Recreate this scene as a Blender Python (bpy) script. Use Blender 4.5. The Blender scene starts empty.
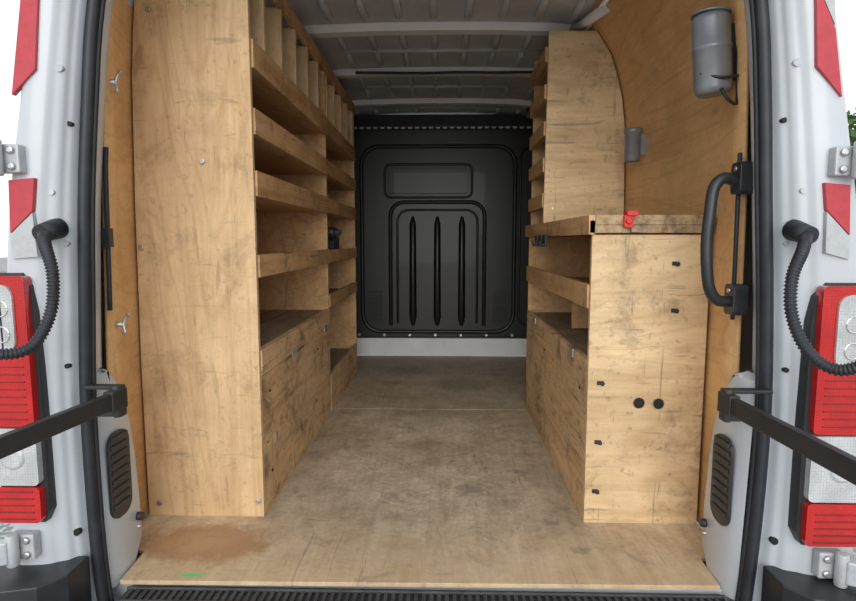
import bpy, bmesh, math, random
from mathutils import Vector, Matrix, Euler, noise
random.seed(4)
scene=bpy.context.scene
try:
    scene.view_settings.view_transform='Standard'
    scene.view_settings.look='None'
except Exception: pass

# ------------------------------------------------------------ materials
def new_mat(name):
    m=bpy.data.materials.new(name); m.use_nodes=True
    nt=m.node_tree; b=nt.nodes['Principled BSDF']
    return m,nt,b
def N(nt,t,**kw):
    n=nt.nodes.new(t)
    for k,v in kw.items(): setattr(n,k,v)
    return n
def coords(nt,scale=(1,1,1),loc=(0,0,0)):
    tc=N(nt,'ShaderNodeTexCoord'); mp=N(nt,'ShaderNodeMapping')
    mp.inputs['Scale'].default_value=scale; mp.inputs['Location'].default_value=loc
    nt.links.new(tc.outputs['Object'],mp.inputs['Vector']); return mp.outputs['Vector']
def noise_t(nt,vec,scale,detail=4,rough=.55,dist=0):
    n=N(nt,'ShaderNodeTexNoise'); n.inputs['Scale'].default_value=scale
    n.inputs['Detail'].default_value=detail; n.inputs['Roughness'].default_value=rough
    n.inputs['Distortion'].default_value=dist
    nt.links.new(vec,n.inputs['Vector']); return n.outputs['Fac']
def ramp(nt,fac,stops):
    r=N(nt,'ShaderNodeValToRGB'); e=r.color_ramp.elements
    while len(e)<len(stops): e.new(.5)
    for i,(p,c) in enumerate(stops):
        e[i].position=p; e[i].color=(c[0],c[1],c[2],1) if not isinstance(c,(int,float)) else (c,c,c,1)
    nt.links.new(fac,r.inputs['Fac']); return r.outputs['Color']
def mix(nt,fac,a,b,mode='MIX'):
    m=N(nt,'ShaderNodeMix',data_type='RGBA',blend_type=mode)
    for sock,v in ((m.inputs[0],fac),(m.inputs[6],a),(m.inputs[7],b)):
        if isinstance(v,bpy.types.NodeSocket): nt.links.new(v,sock)
        elif isinstance(v,(int,float)): sock.default_value=v
        else: sock.default_value=(v[0],v[1],v[2],1)
    return m.outputs[2]
def bump(nt,b,h,strength=.2,dist=.01):
    bp=N(nt,'ShaderNodeBump'); bp.inputs['Strength'].default_value=strength
    bp.inputs['Distance'].default_value=dist
    nt.links.new(h,bp.inputs['Height']); nt.links.new(bp.outputs['Normal'],b.inputs['Normal'])
def simple(name,col,rough=.5,metal=0,var=.08,scale=12,coat=0,bumps=0):
    m,nt,b=new_mat(name)
    v=coords(nt); n=noise_t(nt,v,scale,5)
    lo=tuple(c*(1-var) for c in col); hi=tuple(min(1,c*(1+var)) for c in col)
    nt.links.new(ramp(nt,n,[(.3,lo),(.7,hi)]),b.inputs['Base Color'])
    b.inputs['Roughness'].default_value=rough; b.inputs['Metallic'].default_value=metal
    b.inputs['Coat Weight'].default_value=coat
    if bumps: bump(nt,b,noise_t(nt,v,scale*12,3),bumps,.002)
    return m
def ply(name,col,axis='Z',grime=.35,seed=0,contrast=.10,rough=.65,grimecol=(.12,.08,.05)):
    m,nt,b=new_mat(name)
    s={'X':(1.0,15,15),'Y':(15,1.0,15),'Z':(15,15,1.0)}[axis]
    g=coords(nt,s,(seed,seed*2.3,seed*.7)); o=coords(nt,(1,1,1),(seed*1.7,seed,3*seed))
    grain=noise_t(nt,g,1.7,7,.62,.7)
    lo=tuple(c*k for c,k in zip(col,(1-contrast*1.3,1-contrast*1.8,1-contrast*2.4))); hi=tuple(min(1,c*(1+contrast)) for c in col)
    base=ramp(nt,grain,[(.32,lo),(.5,col),(.70,hi)])
    s2={'X':(.5,3,3),'Y':(3,.5,3),'Z':(3,3,.5)}[axis]
    fig=noise_t(nt,coords(nt,s2,(seed*3,seed,seed*2)),1.0,2,.4,.3)
    mu=N(nt,'ShaderNodeMath',operation='MULTIPLY'); mu.inputs[1].default_value=13; nt.links.new(fig,mu.inputs[0])
    fr=N(nt,'ShaderNodeMath',operation='PINGPONG'); fr.inputs[1].default_value=.5; nt.links.new(mu.outputs[0],fr.inputs[0])
    base=mix(nt,.5,base,ramp(nt,fr.outputs[0],[(.0,(.80,.72,.62)),(.16,(1,1,1)),(.5,(.97,.95,.92))]),'MULTIPLY')
    fine=noise_t(nt,g,16,4,.7)
    base=mix(nt,.5,base,ramp(nt,fine,[(.32,.80),(.62,1.0)]),'MULTIPLY')
    big=noise_t(nt,o,2.3,6,.65)
    base=mix(nt,.8,base,ramp(nt,big,[(.34,(.74,.69,.64)),(.58,(1,1,1))]),'MULTIPLY')
    sm=noise_t(nt,o,6,9,.74,.5)
    base=mix(nt,ramp(nt,sm,[(.53,0),(.68,grime*.85)]),base,grimecol)
    speck=noise_t(nt,o,45,4,.7)
    base=mix(nt,ramp(nt,speck,[(.58,0),(.70,grime*.75)]),base,grimecol)
    for k,sc in enumerate(({'X':(2.5,60,34),'Y':(60,2.5,34),'Z':(26,26,3)}[axis],(50,50,4),(5,5,55))):
        scr=noise_t(nt,coords(nt,sc,(seed+k,1,2+k)),1.0,3,.6,.8)
        base=mix(nt,ramp(nt,scr,[(.65,0),(.71,grime*.8)]),base,grimecol)
    vo=N(nt,'ShaderNodeTexVoronoi'); vo.inputs['Scale'].default_value=2.7
    ks={'X':(.6,1.3,1.3),'Y':(1.3,.6,1.3),'Z':(1.3,1.3,.6)}[axis]
    nt.links.new(coords(nt,ks,(seed+.4,seed,1)),vo.inputs['Vector'])
    base=mix(nt,ramp(nt,vo.outputs['Distance'],[(.02,.45),(.055,0)]),base,(.28,.15,.07))
    nt.links.new(base,b.inputs['Base Color'])
    b.inputs['Roughness'].default_value=rough
    bump(nt,b,fine,.10,.002)
    return m

PLY_PANEL=ply('ply_panel',(.77,.54,.30),'Z',.42,1)
PLY_PANEL_R=ply('ply_panel_pale',(.82,.61,.355),'X',.6,5)
PLY_SHELF=ply('ply_shelf',(.70,.44,.21),'Y',.5,2)
PLY_LIP=ply('ply_lip',(.68,.42,.20),'Y',.85,3,.16)
PLY_BOX=ply('ply_box_worn',(.76,.52,.28),'Y',1.0,4,.14)
PLY_WALL=ply('ply_wall_lining',(.82,.50,.225),'Y',.22,7,.07,.5)
PLY_BACK=ply('ply_back',(.76,.48,.23),'Y',.2,9,.08)
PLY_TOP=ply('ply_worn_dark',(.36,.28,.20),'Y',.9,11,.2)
PLY_EDGE=ply('ply_edge',(.50,.36,.21),'Y',1.0,12,.35)

def floor_mat():
    m,nt,b=new_mat('floor_ply_worn')
    g=coords(nt,(9,1.0,9),(2,3,1)); o=coords(nt)
    grain=noise_t(nt,g,2.2,7,.65,1)
    base=ramp(nt,grain,[(.3,(.62,.49,.335)),(.5,(.72,.585,.41)),(.72,(.80,.665,.48))])
    big=noise_t(nt,o,1.8,6,.65)
    base=mix(nt,.85,base,ramp(nt,big,[(.36,(.68,.66,.63)),(.58,(1,1,1))]),'MULTIPLY')
    med=noise_t(nt,o,8,8,.7,.4)
    base=mix(nt,.8,base,ramp(nt,med,[(.38,(.72,.69,.65)),(.56,(1,1,1))]),'MULTIPLY')
    fine=noise_t(nt,o,48,5,.75)
    base=mix(nt,.75,base,ramp(nt,fine,[(.35,.70),(.6,1.0)]),'MULTIPLY')
    sp=N(nt,'ShaderNodeSeparateXYZ'); nt.links.new(o,sp.inputs[0])
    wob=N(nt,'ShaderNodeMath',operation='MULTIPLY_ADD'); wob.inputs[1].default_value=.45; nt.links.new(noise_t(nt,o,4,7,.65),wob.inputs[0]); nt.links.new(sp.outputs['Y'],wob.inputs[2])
    mr=N(nt,'ShaderNodeMapRange'); mr.inputs[1].default_value=1.66; mr.inputs[2].default_value=2.05; mr.inputs[3].default_value=.6; mr.inputs[4].default_value=0
    nt.links.new(wob.outputs[0],mr.inputs[0])
    base=mix(nt,mr.outputs[0],base,ramp(nt,grain,[(.3,(.52,.35,.19)),(.7,(.68,.48,.28))]))
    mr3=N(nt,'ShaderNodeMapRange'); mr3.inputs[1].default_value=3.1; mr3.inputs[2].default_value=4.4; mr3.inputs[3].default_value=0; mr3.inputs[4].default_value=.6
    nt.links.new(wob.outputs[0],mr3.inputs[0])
    base=mix(nt,mr3.outputs[0],base,(.29,.23,.16))  # browner towards the bulkhead: wear, plus some light falloff put into the colour
    def blob(cx,cy,r0,r1,sx=1,sy=1,wa=.14):
        a=N(nt,'ShaderNodeMapping'); a.inputs['Location'].default_value=(-cx*sx,-cy*sy,0); a.inputs['Scale'].default_value=(sx,sy,0)
        nt.links.new(o,a.inputs['Vector'])
        l=N(nt,'ShaderNodeVectorMath',operation='LENGTH'); nt.links.new(a.outputs[0],l.inputs[0])
        ad=N(nt,'ShaderNodeMath',operation='MULTIPLY_ADD'); ad.inputs[1].default_value=wa; nt.links.new(noise_t(nt,o,12,7,.7),ad.inputs[0]); nt.links.new(l.outputs['Value'],ad.inputs[2])
        r=N(nt,'ShaderNodeMapRange'); r.inputs[1].default_value=r0+wa/2; r.inputs[2].default_value=r1+wa/2; r.inputs[3].default_value=1; r.inputs[4].default_value=0
        nt.links.new(ad.outputs[0],r.inputs[0]); return r.outputs[0]
    base=mix(nt,mix(nt,.72,(0,0,0),blob(-.71,1.60,.11,.165,.75,1.3,.2)),base,(.40,.20,.085))
    base=mix(nt,mix(nt,.4,(0,0,0),blob(-.74,1.60,.03,.09,.8,1.3)),base,(.60,.38,.20))
    for cx,cy,r,kk in ((.12,1.98,.05,.6),(.30,2.15,.03,.5),(-.05,2.9,.12,.3),(.1,3.5,.16,.5),(-.25,3.9,.16,.5),(.35,1.75,.02,.5),(-.2,2.4,.02,.5),(.42,1.58,.02,.5)):
        base=mix(nt,mix(nt,kk,(0,0,0),blob(cx,cy,r*.4,r*1.3,.8,1.1)),base,(.18,.15,.12))
    base=mix(nt,mix(nt,.9,(0,0,0),blob(-.69,1.435,.012,.03,.6,2.4,.05)),base,(.12,.60,.20))
    sm=noise_t(nt,o,7,9,.78,.8)
    base=mix(nt,ramp(nt,sm,[(.53,0),(.68,.6)]),base,(.20,.165,.13))
    sc=noise_t(nt,coords(nt,(40,3,1),(0,0,0)),1.0,4,.7,.8)
    base=mix(nt,ramp(nt,sc,[(.63,0),(.69,.5)]),base,(.22,.18,.14))
    sc=noise_t(nt,coords(nt,(5,45,1),(4,0,0)),1.0,4,.7,.8)
    base=mix(nt,ramp(nt,sc,[(.66,0),(.71,.45)]),base,(.22,.18,.14))
    nt.links.new(base,b.inputs['Base Color']); b.inputs['Roughness'].default_value=.6
    bump(nt,b,fine,.15,.003)
    return m
FLOOR=floor_mat()
WHITE=simple('white_paint',(.50,.53,.56),.3,0,.06,5,.3)
WHITE_IN=simple('white_paint_inner',(.70,.71,.72),.4,0,.08,6)
ROOFM=simple('roof_paint_grey',(.56,.58,.59),.45,0,.14,5)
ROOFR=simple('roof_rib_paint',(.88,.89,.90),.42,0,.06,6)
BLACKSHEET=simple('bulkhead_black_paint',(.006,.0063,.0066),.42,0,.5,3,.06)
DUST=simple('dusty_black',(.04,.04,.042),.6,0,.3,7)
RUBBER=simple('black_rubber',(.018,.021,.027),.5,0,.3,20)
BLACKP=simple('black_plastic',(.024,.026,.029),.42,0,.25,20)
TREAD=simple('tread_rubber',(.05,.052,.055),.65,0,.4,25)
METAL=simple('zinc_metal',(.55,.56,.57),.35,.9,.15,20)
STEEL=simple('grey_steel',(.25,.27,.29),.4,.3,.15,14)
HINGE=simple('hinge_paint',(.45,.47,.49),.4,.1,.15,25)
REDP=simple('red_plastic',(.6,.02,.015),.4)
REDREF=simple('red_reflective',(.46,.03,.045),.3,0,.12,60,.3)
WHTREF=simple('white_reflective',(.44,.46,.46),.3,0,.08,80,.3)
HOLE=simple('hole_dark',(.01,.009,.008),.7)
def lens(name,c1,c2,rough=.12,sc=(1,1,1)):
    m,nt,b=new_mat(name); v=coords(nt,sc)
    ch=N(nt,'ShaderNodeTexVoronoi'); ch.inputs['Scale'].default_value=150; ch.inputs['Randomness'].default_value=.25; nt.links.new(v,ch.inputs['Vector'])
    w=noise_t(nt,coords(nt,(1,1,1)),14,2)
    col=mix(nt,ramp(nt,ch.outputs['Distance'],[(.15,0),(.75,.7)]),c1,c2)
    col=mix(nt,ramp(nt,w,[(.42,0),(.58,.45)]),col,c2)
    nt.links.new(col,b.inputs['Base Color']); b.inputs['Roughness'].default_value=rough; b.inputs['Coat Weight'].default_value=1; b.inputs['Coat Roughness'].default_value=.04
    bump(nt,b,ch.outputs['Distance'],.2,.002)
    return m
LRED=lens('lens_red',(.60,.010,.008),(.34,.005,.005))
LDRED=lens('lens_dark_red',(.30,.006,.006),(.12,.003,.003),.1)
LCLR=lens('lens_clear',(.60,.62,.62),(.32,.33,.33),.08)
CHROME=simple('lamp_reflector',(.8,.8,.8),.12,1,.05,10)

# ------------------------------------------------------------ mesh builder
class B:
    def __init__(s): s.bm=bmesh.new(); s.mats=[]
    def mi(s,m):
        if m not in s.mats: s.mats.append(m)
        return s.mats.index(m)
    def box(s,x0,x1,y0,y1,z0,z1,m):
        return s.prism([(x0,y0),(x1,y0),(x1,y1),(x0,y1)],'Z',z0,z1,m)
    def prism(s,pts,axis,a,b,m,smooth=False):
        def v(p,t):
            return {'X':(t,p[0],p[1]),'Y':(p[0],t,p[1]),'Z':(p[0],p[1],t)}[axis]
        i=s.mi(m)
        A=[s.bm.verts.new(v(p,a)) for p in pts]; Bv=[s.bm.verts.new(v(p,b)) for p in pts]
        fs=[s.bm.faces.new(A),s.bm.faces.new(Bv[::-1])]
        n=len(pts)
        for k in range(n):
            f=s.bm.faces.new((A[k],Bv[k],Bv[(k+1)%n],A[(k+1)%n])); f.smooth=smooth; fs.append(f)
        for f in fs: f.material_index=i
        bmesh.ops.recalc_face_normals(s.bm,faces=fs)
        return A+Bv
    def cyl(s,p0,p1,r,m,n=20,r2=None):
        return s.tube([p0,p1],[r,r if r2 is None else r2],m,n)
    def tube(s,pts,r,m,n=12,cap=True,flat=1.0):
        pts=[Vector(p) for p in pts]; L=len(pts)
        rr=r if isinstance(r,(list,tuple)) else [r]*L
        i=s.mi(m); rings=[]
        t0=(pts[1]-pts[0]).normalized()
        up=Vector((0,0,1)) if abs(t0.z)<.9 else Vector((0,1,0))
        nrm=(up-t0*up.dot(t0)).normalized()
        for k,p in enumerate(pts):
            t=((pts[min(k+1,L-1)]-pts[max(k-1,0)])).normalized()
            nrm=(nrm-t*nrm.dot(t)).normalized(); bn=t.cross(nrm)
            rings.append([s.bm.verts.new(p+(nrm*math.cos(2*math.pi*j/n)*flat+bn*math.sin(2*math.pi*j/n))*rr[k]) for j in range(n)])
        fs=[]
        for k in range(L-1):
            for j in range(n):
                f=s.bm.faces.new((rings[k][j],rings[k][(j+1)%n],rings[k+1][(j+1)%n],rings[k+1][j])); f.smooth=True; fs.append(f)
        if cap:
            fs.append(s.bm.faces.new(rings[0][::-1])); fs.append(s.bm.faces.new(rings[-1]))
        for f in fs: f.material_index=i
        bmesh.ops.recalc_face_normals(s.bm,faces=fs)
        return [v for r_ in rings for v in r_]
    def grid(s,rows,m,smooth=True,flip=False):
        i=s.mi(m); V=[[s.bm.verts.new(p) for p in r] for r in rows]
        for a in range(len(V)-1):
            for c in range(len(V[0])-1):
                q=(V[a][c],V[a][c+1],V[a+1][c+1],V[a+1][c])
                f=s.bm.faces.new(q[::-1] if flip else q); f.smooth=smooth; f.material_index=i
    def done(s,name,bevel=0,parent=None,seg=2,solid=0):
        me=bpy.data.meshes.new(name); s.bm.to_mesh(me); s.bm.free()
        for m in s.mats: me.materials.append(m)
        o=bpy.data.objects.new(name,me); scene.collection.objects.link(o)
        if solid:
            md=o.modifiers.new('sol','SOLIDIFY'); md.thickness=solid; md.offset=0
        if bevel:
            md=o.modifiers.new('bev','BEVEL'); md.width=bevel; md.segments=seg; md.limit_method='ANGLE'; md.angle_limit=math.radians(40)
        if parent: o.parent=parent
        return o
def empty(name):
    e=bpy.data.objects.new(name,None); scene.collection.objects.link(e); return e
def smooth_path(pts,sub=8):
    pts=[Vector(p) for p in pts]; out=[]
    P=[pts[0]*2-pts[1]]+pts+[pts[-1]*2-pts[-2]]
    for i in range(1,len(P)-2):
        for k in range(sub):
            t=k/sub
            out.append(.5*((2*P[i])+(P[i+1]-P[i-1])*t+(2*P[i-1]-5*P[i]+4*P[i+1]-P[i+2])*t*t+(3*P[i]-P[i-1]-3*P[i+1]+P[i+2])*t**3))
    out.append(pts[-1]); return out
def interp(tab,z):
    if z<=tab[0][0]: return tab[0][1]
    for (a,x),(b,y) in zip(tab,tab[1:]):
        if z<=b: 
            return x+(y-x)*(z-a)/(b-a)
    return tab[-1][1]
def rrect(x0,x1,z0,z1,r,n=5):
    p=[]
    for cx,cz,a0 in ((x1-r,z1-r,0),(x0+r,z1-r,90),(x0+r,z0+r,180),(x1-r,z0+r,270)):
        for k in range(n+1):
            a=math.radians(a0+90*k/n); p.append((cx+r*math.cos(a),cz+r*math.sin(a)))
    return p

# ------------------------------------------------------------ floor
b=B()
SE=2.965
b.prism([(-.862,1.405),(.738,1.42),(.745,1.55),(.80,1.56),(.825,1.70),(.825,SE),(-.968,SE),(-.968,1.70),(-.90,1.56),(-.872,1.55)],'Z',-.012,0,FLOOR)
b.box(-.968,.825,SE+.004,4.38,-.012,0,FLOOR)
b.box(-.95,.82,1.45,4.38,-.03,-.014,DUST)
b.done('floor',.0015)

# ------------------------------------------------------------ walls
def wallprof(side):
    if side=='R': return [(0,.836),(.5,.838),(1.0,.836),(1.4,.826),(1.53,.81),(1.63,.785),(1.72,.755),(1.82,.69),(1.88,.63)]
    return [(0,-.98),(.5,-.98),(1.0,-.972),(1.4,-.96),(1.53,-.95),(1.63,-.94),(1.72,-.90),(1.82,-.83),(1.88,-.77)]
for side,name in (('L','wall_left'),('R','wall_right')):
    b=B(); rows=[]
    sg=-1 if side=='L' else 1
    for z,x in wallprof(side):
        near=interp([(0,.041),(1.0,.052),(1.5,.06)],z) if side=='R' else interp([(0,.055),(.75,.066),(1.2,.078),(1.5,.085)],z)
        rows.append([(x-sg*near,1.50,z),(x-sg*near*.45,1.62,z),(x,1.74,z),(x,3.0,z),(x,4.42,z)])
    b.grid(rows,PLY_WALL,True,flip=(side=='R'))
    b.done(name,0,None,2,.010)

# ------------------------------------------------------------ ceiling with ribs
b=B()
cx=[(-1.0,1.66),(-.96,1.76),(-.88,1.845),(-.78,1.885),(-.6,1.90),(-.3,1.908),(-.05,1.91),(.25,1.908),(.5,1.90),(.66,1.885),(.76,1.845),(.83,1.76),(.86,1.66)]
b.grid([[(x,y,z) for x,z in cx] for y in (1.3,2,2.7,3.4,4.1,4.75)],ROOFM,True)
for y in (2.06,2.76,3.44,4.16):
    for (xa,za),(xb,zb) in zip(cx,cx[1:]):
        if xa<-.97 or xb>.84: continue
        vs=b.prism([(y-.045,-.002),(y-.03,-.034),(y+.03,-.034),(y+.045,-.002)],'X',xa,xb,ROOFR)
        for v in vs: v.co.z+= za if abs(v.co.x-xa)<1e-5 else zb
for y0,y1 in ((1.45,1.97),(2.15,2.67),(2.85,3.35),(3.53,4.07),(4.25,4.5)):
    ym=(y0+y1)/2
    for k in range(9):
        x=-.66+k*.155
        z=interp(cx,x)
        for a,c in ((y0,ym-.03),(ym+.03,y1)):
            b.tube([(x,a,z+.004),(x,a+.03,z-.004),(x,c-.03,z-.004),(x,c,z+.004)],[.008,.018,.018,.008],ROOFM,8)
    b.tube([(-.7,ym,1.905),(.55,ym,1.905)],.012,ROOFM,8)
for x,z in ((.665,1.872),(-.80,1.865)):
    b.tube([(x,1.4,z),(x,4.5,z)],.028,ROOFR,8)
b.tube([(.60,2.72,1.865),(.67,2.40,1.845)],.022,ROOFR,8)
b.box(-1.0,.86,4.5,4.75,1.6,1.7,DUST)
b.done('ceiling')

b=B()
b.tube(smooth_path([(-.50,3.36,1.868),(-.35,3.38,1.872),(-.1,3.37,1.866),(.1,3.38,1.872),(.3,3.37,1.866),(.52,3.38,1.87)]),.008,RUBBER,8)
b.done('ceiling_cable')

# ------------------------------------------------------------ bulkhead
b=B()
b.box(-.97,.83,4.40,4.42,.150,1.745,BLACKSHEET)
b.box(-.97,.83,4.385,4.42,0,.148,WHITE_IN)
b.box(-.97,.83,4.375,4.392,.142,.156,BLACKSHEET)
def loop(x0,x1,z0,z1,r,rad,mat=BLACKSHEET,y=4.400):
    p=rrect(x0,x1,z0,z1,r,6); p=[(a,y,c) for a,c in p]; p=p+[p[0],]
    b.tube(p,rad,mat,8,False)
loop(-.62,.56,.19,1.62,.14,.016)
b.prism(rrect(-.41,.20,1.265,1.455,.03),'Y',4.388,4.402,BLACKSHEET)
loop(-.44,.23,1.235,1.485,.05,.010)
def arch(x0,x1,z0,z1,r,rad):
    p=[(x0,4.40,z0)]
    for k in range(7):
        a=math.pi-math.pi/2*k/6; p.append((x0+r+r*math.cos(a),4.40,z1-r+r*math.sin(a)))
    for k in range(7):
        a=math.pi/2-math.pi/2*k/6; p.append((x1-r+r*math.cos(a),4.40,z1-r+r*math.sin(a)))
    p.append((x1,4.40,z0)); b.tube(p,rad,BLACKSHEET,8)
arch(-.40,.33,.24,1.20,.11,.016)
arch(-.345,.275,.26,1.14,.09,.010)
for x in (-.225,-.035,.155):
    b.tube([(x,4.402,.24),(x,4.395,.3),(x,4.395,1.03),(x,4.402,1.09)],[.012,.030,.026,.010],BLACKSHEET,10)
for x0 in (-.52,.45):
    for k in range(9):
        b.box(x0-.05,x0+.05,4.388,4.403,.27+k*.028,.285+k*.028,BLACKSHEET)
loop(.60,.80,.25,1.60,.06,.010)
for k in range(9):
    x=-.85+k*.2
    b.cyl((x,4.372,.168),(x,4.40,.168),.011,METAL,10)
b.box(-.97,.83,4.33,4.42,1.745,1.76,DUST)
for k in range(34):
    b.box(-.93+k*.052,-.90+k*.052,4.322,4.345,1.737,1.750,ROOFM)
b.box(-.97,.83,4.60,4.62,1.70,1.90,DUST)
b.done('wall_back',.002)

# ------------------------------------------------------------ left shelving unit
XL=-.584; YF=3.85
b=B()
def wl(z): return interp(wallprof('L'),z)+.012
zz=[0,.5,1.0,1.4,1.53,1.63,1.72,1.80]
b.prism([(XL,0)]+[(XL,1.80)]+[(wl(z),z) for z in zz[::-1]],'Y',1.762,1.780,PLY_PANEL)
for y in (2.90,YF-.018):
    b.prism([(XL-.004,0.0),(XL-.004,1.80)]+[(wl(z),z) for z in zz[::-1]],'Y',y,y+.018,PLY_SHELF)
for z0,z1 in ((.79,.862),(1.045,1.125),(1.235,1.315),(1.435,1.52)):
    b.box(wl(z0),XL-.012,1.781,YF-.02,z0+.004,z0+.019,PLY_SHELF)
    b.box(XL-.012,XL+.006,1.781,2.905,z0,z1,PLY_LIP)
    b.box(XL-.012,XL+.004,2.908,YF,z0+.004,z1-.004,PLY_LIP)
b.box(wl(1.5),XL-.012,1.781,YF-.02,1.505,1.518,PLY_SHELF)
for k in range(10):
    y=1.93+k*.205
    b.prism([(XL-.004,1.518),(XL-.004,1.75),(wl(1.72),1.75),(wl(1.6),1.6),(wl(1.55),1.518)],'Y',y,y+.016,PLY_PANEL)
b.box(XL-.016,XL+.002,1.781,YF,1.745,1.80,PLY_LIP)
b.box(XL-.018,XL,1.781,2.90,0,.466,PLY_BOX)
b.box(XL-.022,XL+.004,1.781,2.90,.470,.553,PLY_BOX)
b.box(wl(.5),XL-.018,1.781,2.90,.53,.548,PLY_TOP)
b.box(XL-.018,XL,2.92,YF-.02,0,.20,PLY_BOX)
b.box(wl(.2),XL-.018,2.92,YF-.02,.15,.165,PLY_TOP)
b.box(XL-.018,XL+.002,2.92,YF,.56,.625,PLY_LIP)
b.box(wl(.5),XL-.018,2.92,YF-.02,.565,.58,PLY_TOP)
b.box(-.952,-.946,1.79,YF-.02,0,1.42,PLY_BACK)
for x,z in ((-.945,.885),(-.60,.055),(-.93,.045),(-.885,1.60),(-.74,1.15)):
    b.cyl((x,1.754,z),(x,1.763,z),.0085,METAL,12)
for y,z in ((1.86,.12),(1.86,.40),(2.6,.40)):
    b.cyl((XL+.004,y,z),(XL-.002,y,z),.005,HOLE,10)
b.box(XL,XL+.006,1.9,1.925,.205,.235,METAL)
for y in (2.15,2.75): b.box(XL,XL+.005,y,y+.06,.455,.485,METAL)
b.done('shelving_unit',.0015)

# ------------------------------------------------------------ right cabinet
XR=.461
b=B()
b.box(XR,.822,1.75,1.768,0,.925,PLY_PANEL_R)
b.box(XR+.004,.822,3.03,3.048,0,.925,PLY_SHELF)
b.box(XR,XR+.018,1.769,3.03,0,.530,PLY_BOX)
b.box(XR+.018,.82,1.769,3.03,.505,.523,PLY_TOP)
b.box(XR-.006,XR+.012,1.769,3.04,.695,.770,PLY_LIP)
b.box(XR+.012,.82,1.769,3.03,.70,.715,PLY_SHELF)
b.box(XR+.10,.82,2.42,2.436,.53,.70,PLY_SHELF)
b.box(XR-.012,.820,1.735,3.05,.930,.968,PLY_EDGE)
b.box(XR-.016,XR+.004,1.735,3.05,.925,.984,PLY_LIP)
b.box(XR+.004,.820,1.731,1.750,.955,.984,PLY_EDGE)
b.box(.80,.812,1.79,3.03,0,.925,PLY_BACK)
for x,z in ((.622,.398),(.683,.396)):
    b.cyl((x,1.747,z),(x,1.752,z),.0175,HOLE,24)
    b.tube([(x+.0175*math.cos(a/12*math.pi),1.748,z+.0175*math.sin(a/12*math.pi)) for a in range(25)],.0015,PLY_EDGE,6)
for x,z in ((.722,.835),(.725,.69),(.505,.46),(.503,.268),(.50,.105)):
    b.cyl((x,1.742,z),(x,1.752,z),.007,BLACKP,10)
    b.box(x-.016,x+.004,1.744,1.75,z-.004,z+.008,BLACKP)
for x,z in ((.80,.88),(.80,.05)):
    b.cyl((x,1.747,z),(x,1.751,z),.004,METAL,8)
for y,z in ((1.85,.42),(2.5,.42)):
    b.cyl((XR-.003,y,z),(XR+.002,y,z),.005,HOLE,10)
for y in (1.95,2.75): b.box(XR-.005,XR+.001,y,y+.05,.50,.53,METAL)
b.done('storage_cabinet',.0015)

b=B()
for y in (2.40,2.50,2.60):
    b.box(XR-.028,XR-.017,y,y+.06,.88,.93,BLACKP)
    b.tube(smooth_path([(XR-.02,y+.02,.895),(XR-.04,y+.02,.885),(XR-.045,y+.02,.905)],5),.005,BLACKP,8)
b.done('coat_hook')

# ------------------------------------------------------------ upper right shelf tower
def wr(z): return interp(wallprof('R'),z)-.012
b=B()
zs=[.985,1.2,1.4,1.48,1.53,1.58,1.63,1.68,1.72,1.77,1.82]
b.prism([(XR,.985),(XR+.008,1.825),]+[(wr(z),z) for z in zs[::-1]],'Y',2.60,2.618,PLY_PANEL_R)
b.prism([(XR+.01,.985),(XR+.014,1.825),]+[(wr(z),z) for z in zs[::-1]],'Y',3.02,3.038,PLY_SHELF)
for z0 in (1.06,1.22,1.38,1.54,1.70):
    b.box(XR+.02,wr(z0+.02),2.62,3.02,z0,z0+.014,PLY_SHELF)
    b.box(XR-.004,XR+.014,2.619,3.038,z0-.004,z0+.06,PLY_LIP)
for x,z in ((.50,1.05),(.78,1.05),(.50,1.74),(.66,1.76),(.79,1.35)):
    b.cyl((x,2.594,z),(x,2.601,z),.006,METAL,10)
b.done('wall_shelf',.0015)

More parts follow.
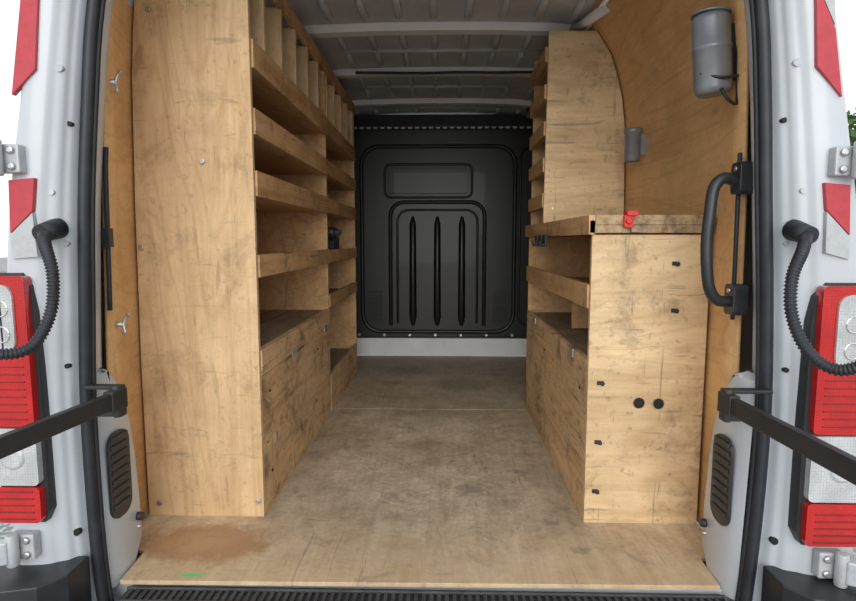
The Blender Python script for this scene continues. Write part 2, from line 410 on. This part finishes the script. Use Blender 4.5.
# ------------------------------------------------------------ van body rear
SL=[(-.15,-.88),(0,-.897),(.25,-.904),(.5,-.903),(.75,-.89),(1.0,-.875),(1.25,-.85),(1.46,-.822),(1.78,-.75)]
OL=[(-.15,-1.07),(0,-1.075),(.6,-1.06),(1.0,-1.015),(1.17,-.98),(1.43,-.93),(1.78,-.86)]
SR=[(-.15,.77),(0,.784),(.25,.797),(.5,.80),(.75,.788),(1.0,.770),(1.25,.752),(1.46,.729),(1.78,.665)]
OR=[(-.15,1.0),(0,1.005),(.6,.985),(1.0,.94),(1.22,.895),(1.43,.855),(1.78,.79)]
body=empty('van_body')
def pillar(S,O,sg,name):
    b=B(); rows=[]
    z=-.15
    while z<1.79:
        s=interp(S,z); o=interp(O,z); w=abs(o-s)
        prof=[(s+sg*.075,1.545),(s+sg*.065,1.50),(s+sg*.022,1.495),(s+sg*.008,1.44),(s,1.378),(s+sg*w*.04,1.372),(s+sg*w*.09,1.366),(s+sg*w*.115,1.345),(s+sg*w*.19,1.340),
              (s+sg*w*.22,1.322),(s+sg*w*.38,1.317),(s+sg*w*.42,1.303),(s+sg*w*.86,1.297),(s+sg*w*.95,1.303),(o,1.325),(o+sg*.02,1.38),(o+sg*.035,1.50),(o+sg*.05,1.8),(o+sg*.05,4.8)]
        rows.append([(x,y,z) for x,y in prof]); z+=.0965
    b.grid(rows,WHITE,True,flip=(sg>0))
    o_=b.done(name,0,body)
    md=o_.modifiers.new('sub','SUBSURF'); md.levels=1; md.render_levels=2
    # plugs and bolts in the door jamb
    b=B()
    for z,t,r,m in ((1.30,.30,.009,HINGE),(1.02,.30,.007,METAL),(.90,.16,.007,HINGE),(.60,.14,.006,HOLE),(.17,.14,.009,HOLE),(1.18,.15,.006,HOLE)):
        s=interp(S,z); w=abs(interp(O,z)-s); x=s+sg*w*t
        y=1.322 if t>.2 else 1.344
        b.cyl((x,y-.006,z),(x,y+.006,z),r,m,12)
    b.done(name+'_plugs',0,body)
pillar(SL,OL,-1,'rear_pillar_1'); pillar(SR,OR,1,'rear_pillar_2')
b=B()
b.box(-.80,.75,1.28,1.42,1.785,1.93,WHITE)
b.grid([[(x*1.04,y,z+.05) for x,z in cx] for y in (1.28,3,4.8)],WHITE,True,flip=True)
b.done('roof_skin',0,body)
def reveal(sg,xs,name):
    b=B()
    def xz(z): return interp(xs,z)
    rows=[]
    for z,yend in ((-.02,1.50),(.05,1.555),(.15,1.56),(.3,1.557),(.40,1.545),(.48,1.52),(.53,1.49),(.56,1.46)):
        x=xz(z)
        rows.append([(x+sg*.07,yend+.01,z),(x+sg*.004,yend,z),(x,yend-.01,z),(x,1.46,z),(x+sg*.004,1.41,z),(x+sg*.02,1.385,z)])
    b.grid(rows,WHITE,True,flip=(sg>0))
    r=rows[-1]; rr=[(p[0]+sg*.03,p[1],p[2]+.012) for p in r]
    b.grid([r,rr],WHITE,True,flip=(sg>0))
    x=xz(.25)-sg*.004
    p=rrect(1.412,1.51,.155,.395,.038,5)
    b.prism(p,'X',x-.0035,x+.0035,BLACKP)
    for k in range(9):
        z=.187+k*.0235
        b.box(x-.008 if sg>0 else x-.002,x+.002 if sg>0 else x+.008,1.425,1.497,z,z+.010,DUST)
    x=xz(.1)
    b.cyl((x+sg*.01,1.535,.115),(x-sg*.014,1.535,.115),.012,BLACKP,14)
    b.cyl((x+sg*.01,1.535,.085),(x-sg*.008,1.535,.085),.006,METAL,10)
    return b.done(name,0,body)
reveal(-1,[(-.02,-.872),(.3,-.884),(.56,-.890)],'reveal_panel_1')
reveal(1,[(-.02,.742),(.3,.752),(.56,.760)],'reveal_panel_2')
b=B()
b.box(-.99,.93,1.425,1.45,-.16,-.014,WHITE)
b.done('sill',.003,body)

for S,sg in ((SL,-1),(SR,1)):
    b=B()
    pts=smooth_path([(interp(S,z)-sg*.006,1.368,z) for z in (-.14,.05,.25,.5,.75,1.0,1.25,1.46,1.78)],5)
    b.tube(pts,.0145,RUBBER,12)
    b.tube([p+Vector((-sg*.012,.012,0)) for p in pts],.007,RUBBER,8)
    b.done('door_seal')

# bumper + tread
b=B()
b.box(-.84,.74,1.12,1.420,-.24,-.022,BLACKP)
for k in range(78):
    x=-.83+k*.02
    b.box(x,x+.011,1.14,1.404,-.022,-.016,TREAD)
for y in (1.2,1.27,1.34,1.395): b.box(-.84,.74,y,y+.008,-.022,-.013,TREAD)
for sg,xa,xb in ((-1,-.90,-1.12),(1,.80,1.07)):
    p=[(xa,1.345),(xa,1.26),(xa+sg*.04,1.21),(xb-sg*.06,1.18),(xb,1.24),(xb,1.345)]
    b.prism(p,'Z',-.30,.105,BLACKP)
b.box(-.92,-.83,1.13,1.345,-.3,-.03,BLACKP); b.box(.73,.82,1.13,1.345,-.3,-.03,BLACKP)
b.done('rear_bumper',.008)

# ------------------------------------------------------------ tail lights
def taillight(sg,xi,xo,z0,z1,zc,zm,zl):
    b=B()
    def q(a): return xi+(xo-xi)*a
    h=[(q(0),z0+.03),(q(.1),z0),(q(1),z0),(q(1),z1),(q(.22),z1),(q(.06),z1-.03),(q(0),z1-.09)]
    b.prism(h,'Y',1.292,1.350,BLACKP)
    def seg(a0,a1,za,zb,m,y=1.274,r=.012):
        x0,x1=sorted((q(a0),q(a1)))
        b.prism(rrect(x0,x1,za,zb,min(r,(zb-za)/2.2),4),'Y',y,1.30,m)
    a0=.07
    seg(a0,1,z0+.006,zl-.002,LRED); seg(a0,1,zl+.002,zm-.002,LCLR); seg(a0,1,zm+.002,z1-.006,LRED)
    seg(.30,.80,zc,z1-.025,LCLR,1.268,.03)
    seg(.84,.96,zc-.02,z1-.03,LDRED,1.268)
    cx_=q(.55)
    for zc_ in (zc+.045,zc+.105):
        b.tube([(cx_+.018*math.cos(a*math.pi/10),1.267,zc_+.018*math.sin(a*math.pi/10)) for a in range(21)],.0018,CHROME,6)
    b.cyl((q(.58),1.268,(zm+zl)/2),(q(.58),1.276,(zm+zl)/2),.024,LCLR,24,.034)
    for k in range(8):
        z=zm+.02+k*.018
        if z<zc-.01:
            x0,x1=sorted((q(.2),q(.94))); b.box(x0,x1,1.2715,1.276,z,z+.003,LDRED)
    for k in range(5):
        z=z0+.015+k*.017
        if z<zl-.01:
            x0,x1=sorted((q(.2),q(.94))); b.box(x0,x1,1.2715,1.276,z,z+.003,LDRED)
    return b.done('tail_light',.004)
taillight(-1,-.956,-1.072,.222,.832,.645,.465,.32)
taillight(1,.842,.985,.188,.812,.615,.462,.30)

# ------------------------------------------------------------ reflective decals
def decal(red,white,y=1.2935):
    b=B()
    for pts,m in ((red,REDREF),(white,WHTREF)):
        b.prism(pts,'Y',y-.0012,y+.012,m)
    b.done('reflective_marking')
decal([(-.935,1.445),(-.895,1.46),(-.915,1.29),(-.972,1.235)],[(-.935,1.49),(-.895,1.50),(-.895,1.464),(-.935,1.449)])
decal([(-.995,1.045),(-.935,1.05),(-.945,.975),(-1.0,.925)],[(-1.0,.921),(-.945,.971),(-.94,.87),(-1.0,.865)])
decal([(.80,1.46),(.848,1.36),(.872,1.22),(.815,1.285)],[(.795,1.50),(.835,1.50),(.846,1.37),(.799,1.464)])
decal([(.850,1.035),(.905,1.03),(.912,.92),(.858,.975)],[(.858,.971),(.912,.916),(.915,.865),(.862,.88)])

# ------------------------------------------------------------ hinges
def hinge(x,z,sg):
    b=B()
    b.box(x-.03,x+.03,1.276,1.302,z-.032,z+.032,HINGE)
    b.cyl((x+sg*.012,1.262,z-.04),(x+sg*.012,1.262,z+.04),.014,HINGE,16)
    for dz in (-.018,.018): b.cyl((x-sg*.014,1.268,z+dz),(x-sg*.014,1.278,z+dz),.010,METAL,6)
    b.prism([(x+sg*.012,1.245),(x+sg*.09,1.21),(x+sg*.2,1.20),(x+sg*.2,1.225),(x+sg*.1,1.24),(x+sg*.02,1.275)],'Z',z-.028,z+.028,HINGE)
    b.done('door_hinge',.004)
hinge(-.985,1.092,-1); hinge(-1.02,.165,-1); hinge(.888,1.08,1); hinge(.92,.145,1)

# ------------------------------------------------------------ wiring gaiters
def gaiter(pts):
    b=B(); path=smooth_path(pts,14); L=len(path)
    d=[0]
    for a,c in zip(path,path[1:]): d.append(d[-1]+(c-a).length)
    n=int(d[-1]/.002); res=[]; j=0
    for k in range(n+1):
        t=d[-1]*k/n
        while j<L-2 and d[j+1]<t: j+=1
        f=(t-d[j])/max(1e-6,d[j+1]-d[j]); res.append(path[j].lerp(path[j+1],f))
    rr=[(.0115+.0018*math.sin(k*2*math.pi/4)) if k>26 else .0145-.00008*k for k in range(len(res))]
    b.tube(res,rr,RUBBER,14)
    p=Vector(pts[0])
    b.cyl(p+Vector((0,.05,.012)),p+Vector((0,-.012,-.002)),.025,RUBBER,20,.020)
    b.done('wiring_gaiter')
gaiter([(-.915,1.285,.925),(-.872,1.225,.897),(-.842,1.20,.835),(-.838,1.18,.755),(-.858,1.15,.690),(-.895,1.12,.675),(-.935,1.08,.70),(-.99,1.04,.78)])
gaiter([(.812,1.285,.92),(.768,1.225,.885),(.735,1.20,.83),(.727,1.18,.755),(.745,1.15,.685),(.785,1.12,.652),(.822,1.08,.68),(.87,1.04,.76)])

# ------------------------------------------------------------ door check straps
def strap(x0,y0,x1,y1,z,sg,xs):
    b=B()
    a=Vector((x0,y0,z)); c=Vector((x1,y1,z)); d=(c-a).normalized()
    def bar(p,q,h,w,m):
        nn=Vector((-(q-p).y,(q-p).x,0)).normalized()*w
        b.prism([(p.x-nn.x,p.y-nn.y),(q.x-nn.x,q.y-nn.y),(q.x+nn.x,q.y+nn.y),(p.x+nn.x,p.y+nn.y)],'Z',p.z-h/2,p.z+h/2,m)
    bar(a,c,.040,.010,BLACKP)
    bar(a-d*.004,a+d*.05,.050,.013,BLACKP)
    b.cyl(a+Vector((0,0,-.045))+d*.02,a+Vector((0,0,.034))+d*.02,.009,DUST,14)
    x0_,x1_=sorted((x0,xs))
    b.box(x0_,x1_,y0-.005,y0+.02,z-.050,z-.030,BLACKP)
    b.box(x0_,x1_,y0-.005,y0+.02,z+.018,z+.028,BLACKP)
    b.done('door_check_strap',.003)
strap(-.785,1.335,-.845,.78,.525,-1,-.88)
strap(.675,1.335,.700,.72,.525,1,.79)

# ------------------------------------------------------------ grab handle (right)
b=B()
p=[(.765,1.485,1.055),(.725,1.475,1.065),(.698,1.47,1.04),(.688,1.465,.975),(.684,1.465,.90),(.690,1.465,.82),(.702,1.468,.775),(.727,1.475,.752),(.765,1.485,.75)]
p=[(x-.008,y,z) for x,y,z in p]
b.tube(smooth_path(p,7),.0145,BLACKP,14)
for z in (1.06,.75):
    b.prism(rrect(1.455,1.505,z-.035,z+.045,.012),'X',.747,.785,BLACKP)
    b.cyl((.743,1.48,z+.028),(.75,1.48,z+.028),.007,METAL,10)
b.tube([(.765,1.49,.70),(.760,1.49,1.13)],.006,RUBBER,8)
b.done('grab_handle',.002)

b=B()
b.tube(smooth_path([(-.895,1.49,.72),(-.89,1.49,.9),(-.885,1.49,1.08),(-.88,1.49,1.15)],5),.0065,RUBBER,8)
b.box(-.90,-.88,1.48,1.50,.89,.94,BLACKP)
b.done('gas_strut')

def hook(x,y,z):
    b=B()
    b.cyl((x-.03,y,z),(x+.016,y,z),.008,METAL,12)
    b.tube(smooth_path([(x+.012,y,z-.028),(x+.020,y-.004,z-.022),(x+.014,y,z),(x+.020,y+.004,z+.022),(x+.030,y+.004,z+.03)],5),.005,METAL,8)
    b.done('wing_hook')
hook(-.893,1.55,1.33); hook(-.918,1.565,.67)

# ------------------------------------------------------------ wall canister & cup
b=B()
c=Vector((.735,1.60,1.300)); t=Vector((.718,1.60,1.505))
b.tube([c,c+(t-c)*.04,c+(t-c)*.08,c+(t-c)*.55,c+(t-c)*.56,c+(t-c)*.60,c+(t-c)*.61,c+(t-c)*.93,t],[.038,.046,.048,.048,.050,.050,.048,.048,.044],STEEL,28)
b.tube([t,t+Vector((0,0,.006))],[.05,.05],STEEL,28)
b.box(.76,.80,1.585,1.615,1.34,1.48,BLACKP)
b.tube(smooth_path([(.735,1.56,1.31),(.745,1.545,1.28),(.77,1.55,1.265),(.785,1.57,1.29),(.785,1.58,1.40),(.78,1.55,1.50)],6),.0045,RUBBER,8)
b.tube(smooth_path([(.690,1.58,1.35),(.732,1.548,1.332),(.785,1.56,1.34)],6),.004,RUBBER,8)
b.done('wall_canister')
b=B()
b.tube([(.772,2.36,1.225),(.772,2.36,1.23),(.772,2.36,1.335),(.772,2.36,1.34),(.772,2.36,1.355)],[.028,.031,.031,.037,.037],STEEL,24)
b.box(.795,.826,2.35,2.37,1.25,1.33,STEEL)
b.done('wall_cup')

b=B()
b.prism(rrect(.545,.572,.945,.985,.008),'Y',1.712,1.731,REDP)
b.prism(rrect(.550,.585,.98,.996,.006),'Y',1.705,1.745,REDP)
b.cyl((.558,1.704,.965),(.558,1.714,.965),.009,REDP,14)
b.box(.57,.60,1.722,1.731,.932,.952,PLY_EDGE)
b.done('spring_clamp',.002)

# cordless drill on the left shelf
b=B()
y0=3.12; x=-.64; z=.95
b.cyl((x-.06,y0,z),(x+.05,y0,z),.030,BLACKP,18,.034)
b.cyl((x+.05,y0,z),(x+.085,y0,z),.020,DUST,16,.012)
b.prism(rrect(y0-.018,y0+.018,.855,z,.01),'X',x-.04,x,BLACKP)
b.prism(rrect(y0-.04,y0+.04,.811,.865,.01),'X',x-.07,x+.03,DUST)
b.prism(rrect(y0+.06,y0+.24,.811,.93,.03),'X',x-.06,x+.03,BLACKP)
b.tube(smooth_path([(x+.01,y0+.08,.90),(x+.03,y0+.15,.97),(x+.01,y0+.21,.92)],6),.008,BLACKP,8)
b.done('cordless_drill',.004)

# ------------------------------------------------------------ outside
def gravel():
    m,nt,b=new_mat('gravel'); o=coords(nt)
    v=N(nt,'ShaderNodeTexVoronoi'); v.inputs['Scale'].default_value=35; nt.links.new(o,v.inputs['Vector'])
    base=mix(nt,.4,ramp(nt,v.outputs['Distance'],[(.1,(.62,.61,.59)),(.6,(.25,.25,.24))]),v.outputs['Color'],'SOFT_LIGHT')
    nt.links.new(base,b.inputs['Base Color']); b.inputs['Roughness'].default_value=.9
    bump(nt,b,v.outputs['Distance'],.6,.02); return m
b=B(); G=gravel()
b.box(-40,40,-30,60,-.72,-.66,G)
b.done('ground')
LEAF=simple('leaf_green',(.06,.13,.03),.6,0,.6,3)
BARK=simple('bark',(.10,.07,.05),.9,0,.4,8)
def tree(x,y,h):
    b=B()
    b.tube([(x,y,-.66),(x+.1,y,h*.35),(x,y+.1,h*.6),(x+.1,y,h*.85)],[.22,.17,.10,.04],BARK,10)
    i=b.mi(LEAF)
    cl=[(Vector((x+random.uniform(-1.4,1.4),y+random.uniform(-1.4,1.4),h*random.uniform(.35,1))),random.uniform(.6,1.1)) for _ in range(22)]
    for c_,r_ in cl:
        for _ in range(170):
            d=Vector((random.gauss(0,1),random.gauss(0,1),random.gauss(0,1))).normalized()*r_*random.uniform(.6,1)
            p=c_+d; a=Vector((random.uniform(-1,1),random.uniform(-1,1),random.uniform(-1,1))).normalized()*.09; e=a.cross(Vector((random.random(),.3,random.random()))).normalized()*.06
            f=b.bm.faces.new([b.bm.verts.new(p-a),b.bm.verts.new(p+e),b.bm.verts.new(p+a),b.bm.verts.new(p-e)]); f.material_index=i
    b.done('tree')
tree(10.4,12,3.3); tree(14,13.5,4.0); tree(10.2,16,3.9)

# ------------------------------------------------------------ world & fill sun
w=bpy.data.worlds.new('overcast'); scene.world=w; w.use_nodes=True
nt=w.node_tree; bg=nt.nodes['Background']
tc=N(nt,'ShaderNodeTexCoord'); sp=N(nt,'ShaderNodeSeparateXYZ'); nt.links.new(tc.outputs['Generated'],sp.inputs[0])
c=ramp(nt,sp.outputs['Z'],[(.0,(.95,.96,.97)),(.25,(.95,.97,.99)),(1.0,(.86,.92,1.0))])
nt.links.new(c,bg.inputs['Color']); bg.inputs['Strength'].default_value=1.25
sd=bpy.data.lights.new('fill_sun','SUN'); sd.energy=1.85; sd.angle=math.radians(45); sd.color=(1,.985,.96)  # soft sun added behind the camera to brighten the van interior
so=bpy.data.objects.new('fill_sun',sd); scene.collection.objects.link(so)
so.rotation_euler=Vector((.03,1,-.26)).to_track_quat('-Z','Y').to_euler()

# ------------------------------------------------------------ camera
cd=bpy.data.cameras.new('camera'); cam=bpy.data.objects.new('camera',cd); scene.collection.objects.link(cam)
cam.location=(0,0,.908); cam.rotation_euler=(math.radians(90-6.1),0,math.radians(1.4))
cd.sensor_width=36; cd.lens=36*564/856; cd.clip_start=.05
scene.camera=cam
